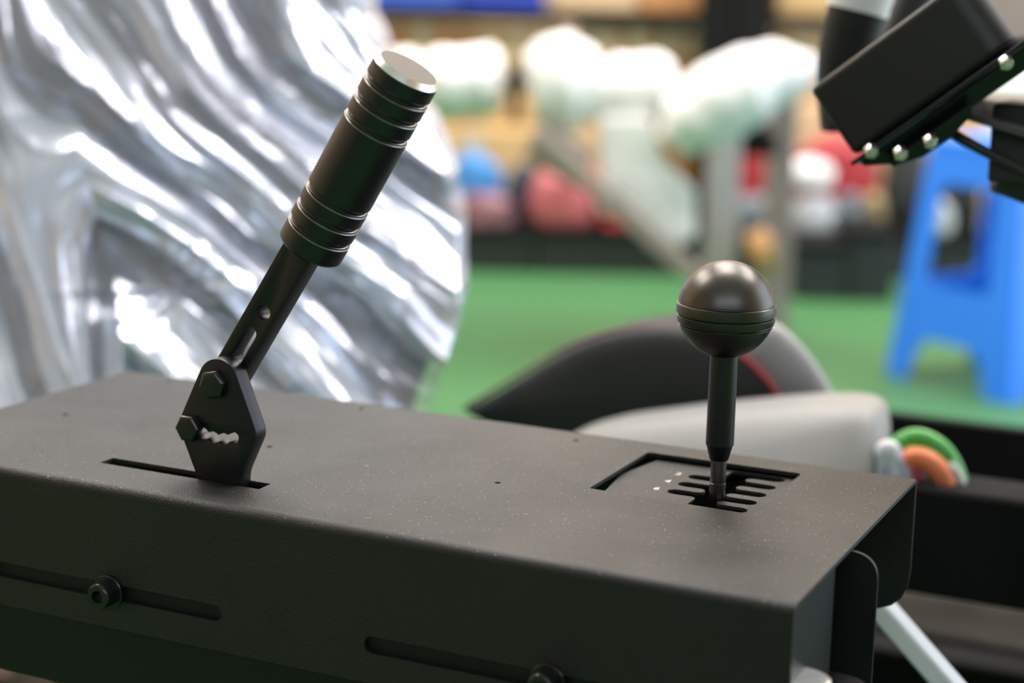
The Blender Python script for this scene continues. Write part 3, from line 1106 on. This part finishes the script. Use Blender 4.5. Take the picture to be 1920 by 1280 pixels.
lf, nf = floor_pt(1664, 700), floor_pt(1886, 757)
side = (nf - lf).length
sx = (nf - lf).normalized()
sy = Vector((-sx.y, sx.x, 0))
ctr = lf + sx * side / 2 + sy * side / 2
stool = thing('plastic_stool', 'bright blue square plastic stool with cut-out sides on the green floor', 'stool', ctr)
HS = (PY(1748, 285, lf.y).z + PY(1880, 262, nf.y).z) / 2
bw, tw = side / 2, side * 0.36
bm = bmesh.new()
slope = math.atan2(bw - tw, HS)
hl = HS / math.cos(slope)
lw = side * 0.17
for k in range(4):
    Rk = Matrix.Rotation(math.atan2(sx.y, sx.x) + k * math.pi / 2, 4, 'Z')
    Mk = Matrix.Translation(ctr) @ Rk @ Matrix.Translation((0, -bw, 0)) @ Matrix.Rotation(math.pi / 2 - slope, 4, 'X')
    def hwid(v): return bw + (tw - bw) * v / hl
    av = hl * 0.185
    outer = [(-bw, 0), (-bw + lw, 0)] + [(-hwid(av) + lw + 0.01, av - 0.03), (-hwid(av) + lw + 0.03, av)] + [(hwid(av) - lw - 0.03, av), (hwid(av) - lw - 0.01, av - 0.03)] + [(bw - lw, 0), (bw, 0), (tw, hl), (-tw, hl)]
    w0, w1 = hl * 0.41, hl * 0.83
    hole = fillet([(-hwid(w0) * 0.60, w0), (hwid(w0) * 0.60, w0), (hwid(w1) * 0.58, w1), (-hwid(w1) * 0.58, w1)], 0.02)
    bm = bmesh.new()
    add_plate(bm, fillet(outer, [0.004] * 2 + [0.015] * 4 + [0.004] * 2 + [0.001] * 2), [hole], 0.005, Mk)
    finish(bm, 'side_panel', M_stool, stool, bevel=0.0015)
bm = bmesh.new()
Ms_ = Matrix.Translation(ctr + Vector((0, 0, HS - 0.012))) @ Matrix.Rotation(math.atan2(sx.y, sx.x), 4, 'Z')
add_plate(bm, rrect(-tw - 0.008, tw + 0.008, -tw - 0.008, tw + 0.008, 0.025), [circ(0, 0, 0.02)], 0.02, Ms_, bev=0.005)
finish(bm, 'seat', M_stool, stool, smooth=40)

# ------------------------------------------------------------------ back of the hall
RZ = Matrix.Rotation(TH, 4, 'Z')
RR = Vector((math.cos(TH), math.sin(TH), 0))


def room_box(bm, p0, p1, depth, zlo=None, zhi=None):
    """box whose face towards the camera spans from p0 to p1 (points on one plane), depth backwards"""
    a, b = to_room(p0), to_room(p1)
    r0, r1 = min(a[0], b[0]), max(a[0], b[0])
    z0, z1 = (min(a[2], b[2]) if zlo is None else zlo), (max(a[2], b[2]) if zhi is None else zhi)
    d = a[1]
    add_box(bm, (0, 0, 0), (r1 - r0, depth, z1 - z0), Matrix.Translation(RM((r0 + r1) / 2, d + depth / 2, (z0 + z1) / 2)) @ RZ)


RD = 5.15
rack = thing('storage_rack', 'black metal storage rack full of cardboard cartons along the back of the hall', 'rack', RM(0.4, RD + 0.2, 0))
zs1 = PR(1000, 20, RD).z
zs0 = 0.16
for i, (x0, x1) in enumerate(((1316, 1376), (1381, 1450))):
    bm = bmesh.new()
    room_box(bm, PR(x0, 0, RD - 0.03), PR(x1, 10, RD - 0.03), 0.07, 0, 1.6)
    finish(bm, 'upright', M_blackmetal, rack, bevel=0.004)
for x0, x1 in ((-420, -370), (2250, 2310)):
    bm = bmesh.new()
    room_box(bm, PR(x0, 0, RD - 0.03), PR(x1, 10, RD - 0.03), 0.07, 0, 1.6)
    finish(bm, 'upright', M_blackmetal, rack, bevel=0.004)
for z in (zs0, zs1, 1.30):
    bm = bmesh.new()
    room_box(bm, PR(-420, 0, RD), PR(2310, 0, RD), 0.62, z - 0.035, z)
    finish(bm, 'shelf', M_blackmetal, rack, bevel=0.003)


def carton(x0, x1, ytop, ybot, d, mi, label, dep=0.4, zlo=None, zhi=None, rot=0):
    a, b = PR(x0, ytop, d), PR(x1, ybot, d)
    r0, r1 = to_room(PR(x0, 150, d))[0], to_room(PR(x1, 150, d))[0]
    z0 = (b.z if zlo is None else zlo) + 0.0015
    z1 = a.z if zhi is None else zhi
    root = thing('cardboard_carton', label, 'carton', RM((r0 + r1) / 2, d + dep / 2, z0), 'cardboard cartons on the storage rack')
    M0 = Matrix.Translation(RM((r0 + r1) / 2, d + dep / 2, z0)) @ Matrix.Rotation(TH + rot, 4, 'Z')
    bm = bmesh.new()
    add_box(bm, (0, 0, (z1 - z0) / 2), (r1 - r0, dep, z1 - z0), M0)
    finish(bm, 'body', M_card[mi], root, bevel=0.004)
    bm = bmesh.new()
    add_box(bm, (0, 0, z1 - z0 + 0.0006), (0.05, dep * 0.98, 0.001), M0)
    add_box(bm, (0, -dep / 2 - 0.0006, (z1 - z0) - 0.04), (0.05, 0.001, 0.08), M0)
    finish(bm, 'tape', M_tape, root)
    return root


E = 0.004
carton(480, 676, 45, 300, RD + 0.06, 2, 'brown carton mostly hidden behind the film wrapped seat', 0.4, zs0, PR(600, 60, RD).z)
carton(690, 888, 42, 330, RD + 0.06, 0, 'dull brown carton under the blue bins, above the left white roll', 0.4, zs0, PR(700, 48, RD).z)
carton(893, 1050, 60, 330, RD + 0.06, 1, 'light tan carton behind the gap between the first two white rolls', 0.4, zs0, PR(900, 56, RD).z)
carton(1088, 1160, 60, 330, RD + 0.06, 4, 'pale tan carton above the third white roll', 0.4, zs0, PR(1100, 52, RD).z)
carton(1163, 1228, 60, 330, RD + 0.06, 2, 'mid brown carton above the third white roll', 0.4, zs0, PR(1100, 48, RD).z)
carton(1232, 1276, 60, 330, RD + 0.06, 3, 'narrow amber brown carton, left of a pair beside the rack upright', 0.4, zs0, PR(1100, 46, RD).z)
carton(1279, 1314, 60, 330, RD + 0.06, 3, 'narrow amber brown carton touching the rack upright', 0.4, zs0, PR(1100, 52, RD).z)
carton(1452, 1560, 60, 330, RD + 0.06, 1, 'tan carton right of the rack upright, left of the steering wheel grip', 0.4, zs0, PR(1400, 62, RD).z)
carton(1566, 1740, 60, 330, RD + 0.06, 4, 'tan carton behind the black wheel base, above the clutter', 0.4, zs0, PR(1600, 66, RD).z)
carton(1746, 1935, 60, 330, RD + 0.06, 1, 'tan carton at the right edge, seen through the bracket opening', 0.4, zs0, PR(1800, 70, RD).z)
carton(1030, 1190, 0, 20, RD + 0.05, 4, 'tan carton on the upper shelf right of the blue bins', 0.4, zs1 + .001, zs1 + 0.42)
carton(1194, 1312, 0, 20, RD + 0.05, 0, 'brown carton on the upper shelf left of the rack upright', 0.4, zs1 + .001, zs1 + 0.40)
carton(1452, 1620, 0, 20, RD + 0.05, 1, 'tan carton on the upper shelf right of the rack upright', 0.4, zs1 + .001, zs1 + 0.42)
carton(1625, 1830, 0, 20, RD + 0.05, 2, 'brown carton on the upper shelf behind the wheel base', 0.4, zs1 + .001, zs1 + 0.44)
carton(400, 670, 0, 20, RD + 0.05, 1, 'tan carton on the upper shelf behind the film wrapped seat', 0.4, zs1 + .001, zs1 + 0.44)
carton(1836, 1990, 0, 20, RD + 0.05, 0, 'brown carton on the upper shelf at the far right edge', 0.4, zs1 + .001, zs1 + 0.40)
# lower, nearer cartons standing on the plinth
zp = 0.118
carton(770, 1008, 243, 345, 5.02, 1, 'tan carton below the left white roll, over the blue sack', 0.12, zp, PR(900, 243, 5.02).z)
carton(1042, 1118, 225, 345, 5.02, 1, 'small tan carton between the brown brace and the white foam panel', 0.12, zp, PR(1080, 225, 5.02).z)
carton(1500, 1690, 150, 345, 5.02, 4, 'pale tan carton left of the blue stool, behind the clutter', 0.12, zp, PR(1600, 200, 5.02).z)

for x0, x1, lab in ((676, 862, 'paler blue storage bin at the top edge above the dull brown carton'),
                    (866, 1022, 'deep blue storage bin at the top edge next to the tan carton')):
    root = thing('storage_bin', lab, 'bin', PR((x0 + x1) / 2, 18, RD + 0.2), 'blue bins on the upper shelf')
    a, b = PR(x0, 15, RD + 0.03), PR(x1, 15, RD + 0.03)
    bm = bmesh.new()
    room_box(bm, a, b, 0.34, zs1 + 0.001, zs1 + 0.17)
    finish(bm, 'tub', M_binblue[0] if x0 == 676 else M_binblue[1], root, bevel=0.008)
    bm = bmesh.new()
    a, b = PR(x0 - 1, 15, RD + 0.02), PR(x1 + 1, 15, RD + 0.02)
    room_box(bm, a, b, 0.36, zs1 + 0.171, zs1 + 0.19)
    finish(bm, 'rim', M_binblue[1], root, bevel=0.004)

# low black plinth in front of the rack
pl = thing('low_plinth', 'long low black plinth standing on the green floor in front of the rack', 'plinth', RM(0.2, 4.9, 0))
for x0, x1 in ((560, 1000), (1004, 1420), (1424, 1900)):
    bm = bmesh.new()
    room_box(bm, PR(x0, 500, 4.80), PR(x1, 500, 4.80), 0.30, 0.0, zp - 0.012)
    finish(bm, 'body', M_darkbin, pl, bevel=0.006)
    bm = bmesh.new()
    room_box(bm, PR(x0 - 3, 500, 4.785), PR(x1 + 1, 500, 4.785), 0.33, zp - 0.0115, zp)
    finish(bm, 'lid', M_blackmetal, pl, bevel=0.003)


def sack(name, label, cat, px, py, d, rx, ry, rz, mat, seed, group=None, base=None, neck=False):
    """a slumped bag or wrapped bundle: lumpy closed surface, flat underside"""
    d = min(d, 5.0 - ry * 1.2)
    rz *= 0.95
    c = PR(px, py, d)
    bm = bmesh.new()
    bmesh.ops.create_icosphere(bm, subdivisions=4, radius=1)
    for v in bm.verts:
        n = v.co.normalized()
        k = 1 + 0.22 * noise.noise(n * 1.7 + Vector((seed, 0, 0))) + 0.09 * noise.noise(n * 5 + Vector((0, seed, 0)))
        x, y, z = n.x * k, n.y * k, n.z * k
        sq = lambda t: math.copysign(abs(t) ** 0.8, t)
        v.co = Vector((sq(x) * rx, sq(y) * ry, sq(z) * rz))
        if v.co.z < -rz * 0.8:
            v.co.z = -rz * 0.8
    zmin = -rz * 0.8
    zc_ = c.z if base is None else base - zmin + 0.0012
    bm.transform(Matrix.Translation((c.x, c.y, zc_)) @ RZ)
    return tag(finish(bm, name, mat, None, smooth=180), label, cat, group)


gB = 'bundles lying on the black plinth'
sack('sack', 'bright blue sack on the black plinth below the tan carton', 'sack', 890, 400, 4.935, 0.082, 0.042, 0.112, M_blue, 1.2, gB, base=zp)
sack('sack', 'dark navy sack beside the bright blue sack', 'sack', 980, 400, 4.935, 0.045, 0.042, 0.098, M_navy, 2.2, gB, base=zp)
sack('bundle', 'faded pink and grey bundle in front of the bright blue sack', 'bundle', 900, 400, 4.835, 0.092, 0.036, 0.054, M_pinkgrey, 3.1, gB, base=zp)
sack('bundle', 'large red bundle in the middle of the plinth', 'bundle', 1052, 400, 4.835, 0.088, 0.036, 0.094, M_redpale, 4.4, gB, base=zp)
sack('bundle', 'small dark red bundle right behind the large red one', 'bundle', 1110, 400, 4.935, 0.06, 0.042, 0.092, M_red, 9.4, gB, base=zp)
sack('bundle', 'flat bright red bundle under the small white bag', 'bundle', 1172, 400, 4.835, 0.066, 0.036, 0.02, M_red, 6.6, gB, base=zp)
sack('bag', 'small white bag tucked under the brown brace', 'bag', 1156, 400, 4.835, 0.052, 0.036, 0.056, M_foam, 5.0, gB, base=zp + 0.042)
sack('bundle', 'red bundle between the two grey posts', 'bundle', 1412, 400, 4.935, 0.066, 0.042, 0.15, M_red, 7.7, gB, base=zp)
sack('bundle', 'grey blue bundle between the two grey posts, before the red one', 'bundle', 1414, 400, 4.835, 0.066, 0.036, 0.06, M_greyblue, 8.1, gB, base=zp)
sack('bundle', 'wide dark red bundle right of the posts', 'bundle', 1560, 400, 4.935, 0.118, 0.042, 0.155, M_red, 10.3, gB, base=zp)
sack('bag', 'pale grey bag in front of the wide dark red bundle', 'bag', 1528, 400, 4.835, 0.06, 0.036, 0.064, M_greybag, 12.9, gB, base=zp)
sack('bag', 'white bag lying on the pale grey bag right of the posts', 'bag', 1510, 400, 4.835, 0.07, 0.036, 0.045, M_foam, 11.3, gB, base=zp + 0.128)
sack('bag', 'blue grey bag beside the pale grey bag', 'bag', 1592, 400, 4.835, 0.036, 0.036, 0.07, M_greyblue, 13.9, gB, base=zp)
sack('bag', 'ochre bag between the blue grey bag and the black sack', 'bag', 1638, 400, 4.835, 0.03, 0.036, 0.071, M_ochre, 17.1, gB, base=zp)
sack('sack', 'black sack left of the blue stool', 'sack', 1694, 400, 4.935, 0.06, 0.042, 0.145, M_darkbin, 14.2, gB, base=zp)
sack('bag', 'small white bag seen through the opening of the blue stool', 'bag', 1757, 400, 4.835, 0.04, 0.036, 0.06, M_greybag, 16.1, gB, base=zp)
sack('sack', 'black sack seen through the opening of the blue stool', 'sack', 1792, 400, 4.935, 0.062, 0.042, 0.15, M_darkbin, 15.2, gB, base=zp)

# black crates in front of the plinth on the right
for x0, x1, y0, lab in ((1494, 1592, 455, 'black crate on the floor right of the grey posts'), (1597, 1682, 430, 'black crate on the floor left of the blue stool')):
    root = thing('crate', lab, 'crate', PR((x0 + x1) / 2, 560, 4.5), 'black crates on the floor')
    root.location.z = 0
    bm = bmesh.new()
    room_box(bm, PR(x0, y0, 4.45), PR(x1, y0, 4.45), 0.24, 0.0, PR(x0, y0, 4.45).z)
    finish(bm, 'tub', M_darkbin, root, bevel=0.006)
    bm = bmesh.new()
    room_box(bm, PR(x0 - 4, y0, 4.44), PR(x1 + 4, y0, 4.44), 0.26, PR(x0, y0, 4.45).z - 0.02, PR(x0, y0, 4.45).z + 0.001)
    finish(bm, 'rim', M_blackmetal, root, bevel=0.003)

# ------------------------------------------------------------------ welded stand with foam-wrapped tubes
FD = 3.85
st = thing('welded_stand', 'welded brown and grey tube stand with a diagonal brace', 'stand', RM(0.45, FD, 0))
ztop = PR(1460, 150, FD).z
bm = bmesh.new()
room_box(bm, PR(1331, 300, FD), PR(1384, 400, FD), 0.06, 0.0, PR(1331, 215, FD).z)
finish(bm, 'post', M_lilac, st, bevel=0.004)
bm = bmesh.new()
room_box(bm, PR(1441, 300, FD + 0.1), PR(1489, 400, FD + 0.1), 0.06, 0.0, PR(1331, 140, FD + 0.1).z)
finish(bm, 'post', M_taupe, st, bevel=0.004)
bm = bmesh.new()
a, b = PR(1000, 247, FD - 0.19), PR(1332, 541, FD - 0.19)
dv = (b - a).normalized()
ny = Vector((-math.sin(TH), math.cos(TH), 0))
add_box(bm, (0, 0, 0), ((b - a).length, 0.04, 0.038), frame_m((a + b) / 2, dv, ny, dv.cross(ny)))
finish(bm, 'brace', M_taupe, st, bevel=0.004)
bm = bmesh.new()
a, b = PR(1000, 262, FD - 0.14), PR(1100, 318, FD - 0.14)
dv = (b - a).normalized()
add_box(bm, (0, 0, 0), ((b - a).length, 0.03, 0.085), frame_m((a + b) / 2, dv, ny, dv.cross(ny)))
finish(bm, 'gusset', M_taupe, st, bevel=0.004)
bm = bmesh.new()
room_box(bm, PR(740, 150, FD + 0.02), PR(1500, 150, FD + 0.02), 0.05, PR(1100, 175, FD).z, PR(1100, 140, FD).z)
finish(bm, 'top_bar', M_taupe, st, bevel=0.004)
bm = bmesh.new()
a, b = PR(1385, 290, FD + 0.05), PR(1445, 250, FD + 0.05)
add_box(bm, (0, 0, 0), (0.09, 0.05, 0.05), Matrix.Translation((a + b) / 2) @ RZ)
finish(bm, 'tie', M_blackmetal, st, bevel=0.004)
bm = bmesh.new()
room_box(bm, PR(700, 150, FD), PR(745, 150, FD), 0.06, 0.0, PR(1100, 140, FD).z)
finish(bm, 'post', M_taupe, st, bevel=0.004)


bm = bmesh.new()
room_box(bm, PR(956, 170, FD - 0.09), PR(978, 170, FD - 0.09), 0.16, PR(966, 228, FD - 0.09).z, PR(966, 118, FD - 0.09).z)
finish(bm, 'clamp', M_darkbin, st, bevel=0.004)


def roll(label, pts, rads, d, seed, mat=None, flat=1.0):
    """white foam wrapped round a tube, tied and lumpy"""
    path = smooth_path([PR(x, y, d + dd) for x, y, dd in pts], 8)
    n = len(path)
    rr = []
    for i in range(n):
        t = i / (n - 1) * (len(rads) - 1)
        k = min(int(t), len(rads) - 2)
        f = t - k
        f = f * f * (3 - 2 * f)
        rr.append((rads[k] * (1 - f) + rads[k + 1] * f))
    # rounded ends
    bm = bmesh.new()
    add_tube(bm, path, rr, 28, flat)
    for v in bm.verts:
        nn = noise.noise(v.co * 14 + Vector((seed, 0, 0))) * 0.012 + noise.noise(v.co * 34 + Vector((0, seed, 0))) * 0.004
        v.co += Vector((nn, nn * 0.5, nn * 0.9))
    o = finish(bm, 'foam_wrapped_tube', mat or M_foam, None, smooth=70)
    return tag(o, label, 'foam wrap', 'white foam wrapped tubes on the stand')


px = FD / FPX
roll('white foam wrapped tube at the left end, next to the handbrake cap', [(800, 160, 0), (850, 158, 0), (905, 152, 0), (943, 150, 0)], [58 * px, 68 * px, 62 * px, 64 * px, 44 * px], FD - 0.06, 1.0)
roll('white foam wrapped tube behind the handbrake cap', [(690, 150, 0), (740, 152, 0), (795, 158, 0)], [40 * px, 52 * px, 55 * px, 40 * px], FD - 0.03, 9.0)
roll('tall white foam wrapped bundle with a pointed top, right of the dark gap', [(1000, 165, 0), (1040, 160, 0), (1085, 160, 0), (1122, 160, 0)], [66 * px, 86 * px, 92 * px, 72 * px, 60 * px], FD - 0.08, 2.0)
roll('peak of white foam standing on the tall bundle', [(1062, 110, 0), (1060, 85, 0), (1058, 66, 0)], [32 * px, 26 * px, 10 * px], FD - 0.08, 2.6)
roll('white foam wrapped tube in the middle, third from the left', [(1128, 175, 0), (1180, 170, 0), (1235, 165, 0), (1268, 165, 0)], [50 * px, 66 * px, 62 * px, 58 * px, 30 * px], FD - 0.06, 3.0)
roll('large bright white foam roll slanting down to the left, before the pale post', [(1262, 270, 0), (1300, 225, 0), (1350, 190, 0), (1400, 165, 0), (1440, 150, 0)], [34 * px, 62 * px, 72 * px, 70 * px, 52 * px], FD - 0.16, 4.0)
roll('rounded white foam wrap at the right end over the taupe post', [(1405, 145, 0), (1450, 140, 0), (1490, 145, 0), (1515, 160, 0)], [50 * px, 60 * px, 52 * px, 24 * px], FD - 0.02, 5.0)
# white foam block on the plinth at the right edge
bm = bmesh.new()
room_box(bm, PR(1872, 150, 4.83), PR(1990, 150, 4.83), 0.1, zp + 0.0012, PR(1900, 128, 4.83).z)
tag(finish(bm, 'foam_block', M_foam, None, bevel=0.012, seg=3), 'upright white foam block at the right edge behind the wheel base', 'foam block')
# white foam board hanging below
bm = bmesh.new()
outl = [(1120, 215), (1215, 215), (1245, 300), (1300, 352), (1300, 440), (1262, 458), (1215, 420), (1128, 330)]
c0 = PR(1210, 330, FD - 0.10)
pts = [(to_room(PR(x, y, FD - 0.10))[0] - to_room(c0)[0], PR(x, y, FD - 0.10).z - c0.z) for x, y in outl]
add_plate(bm, fillet(pts, 0.02), [], 0.05, frame_m(c0, RR, Vector((0, 0, 1)), Vector((math.sin(TH), -math.cos(TH), 0))), bev=0.008)
tag(finish(bm, 'foam_board', M_foam, None, smooth=40), 'flat white foam board hanging under the white rolls beside the brown brace', 'foam board')
# tape roll / orange handle on the post
ro = tag(None or (lambda: (lambda bm: (add_lathe(bm, [(0.020, -0.024), (0.046, -0.024), (0.048, -0.02), (0.048, 0.02), (0.046, 0.024), (0.020, 0.024), (0.020, -0.024)],
         Matrix.Translation(PR(1428, 472, FD - 0.05)) @ RZ @ Matrix.Rotation(math.radians(70), 4, 'Y'), 32, cap=False), finish(bm, 'tape_roll', M_tan, None, smooth=40))[1])(bmesh.new()))(),
         'orange tan roll of tape hanging between the two posts', 'tape')
# brown carton on the floor at the lower left, under the console
fl = thing('cardboard_carton', 'brown carton with shade put into its colour, on the floor at the lower left corner under the console', 'carton', PZ(10, 1330, 0.2))
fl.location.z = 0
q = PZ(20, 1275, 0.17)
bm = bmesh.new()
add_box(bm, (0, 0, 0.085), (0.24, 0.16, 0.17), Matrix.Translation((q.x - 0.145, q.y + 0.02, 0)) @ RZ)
finish(bm, 'body', M_card[5], fl, bevel=0.004)  # dark tone is the console's shade, put into the carton's colour
bm = bmesh.new()
add_box(bm, (0, 0, 0.1706), (0.05, 0.16, 0.001), Matrix.Translation((q.x - 0.145, q.y + 0.02, 0)) @ RZ)
finish(bm, 'tape', M_card[0], fl)
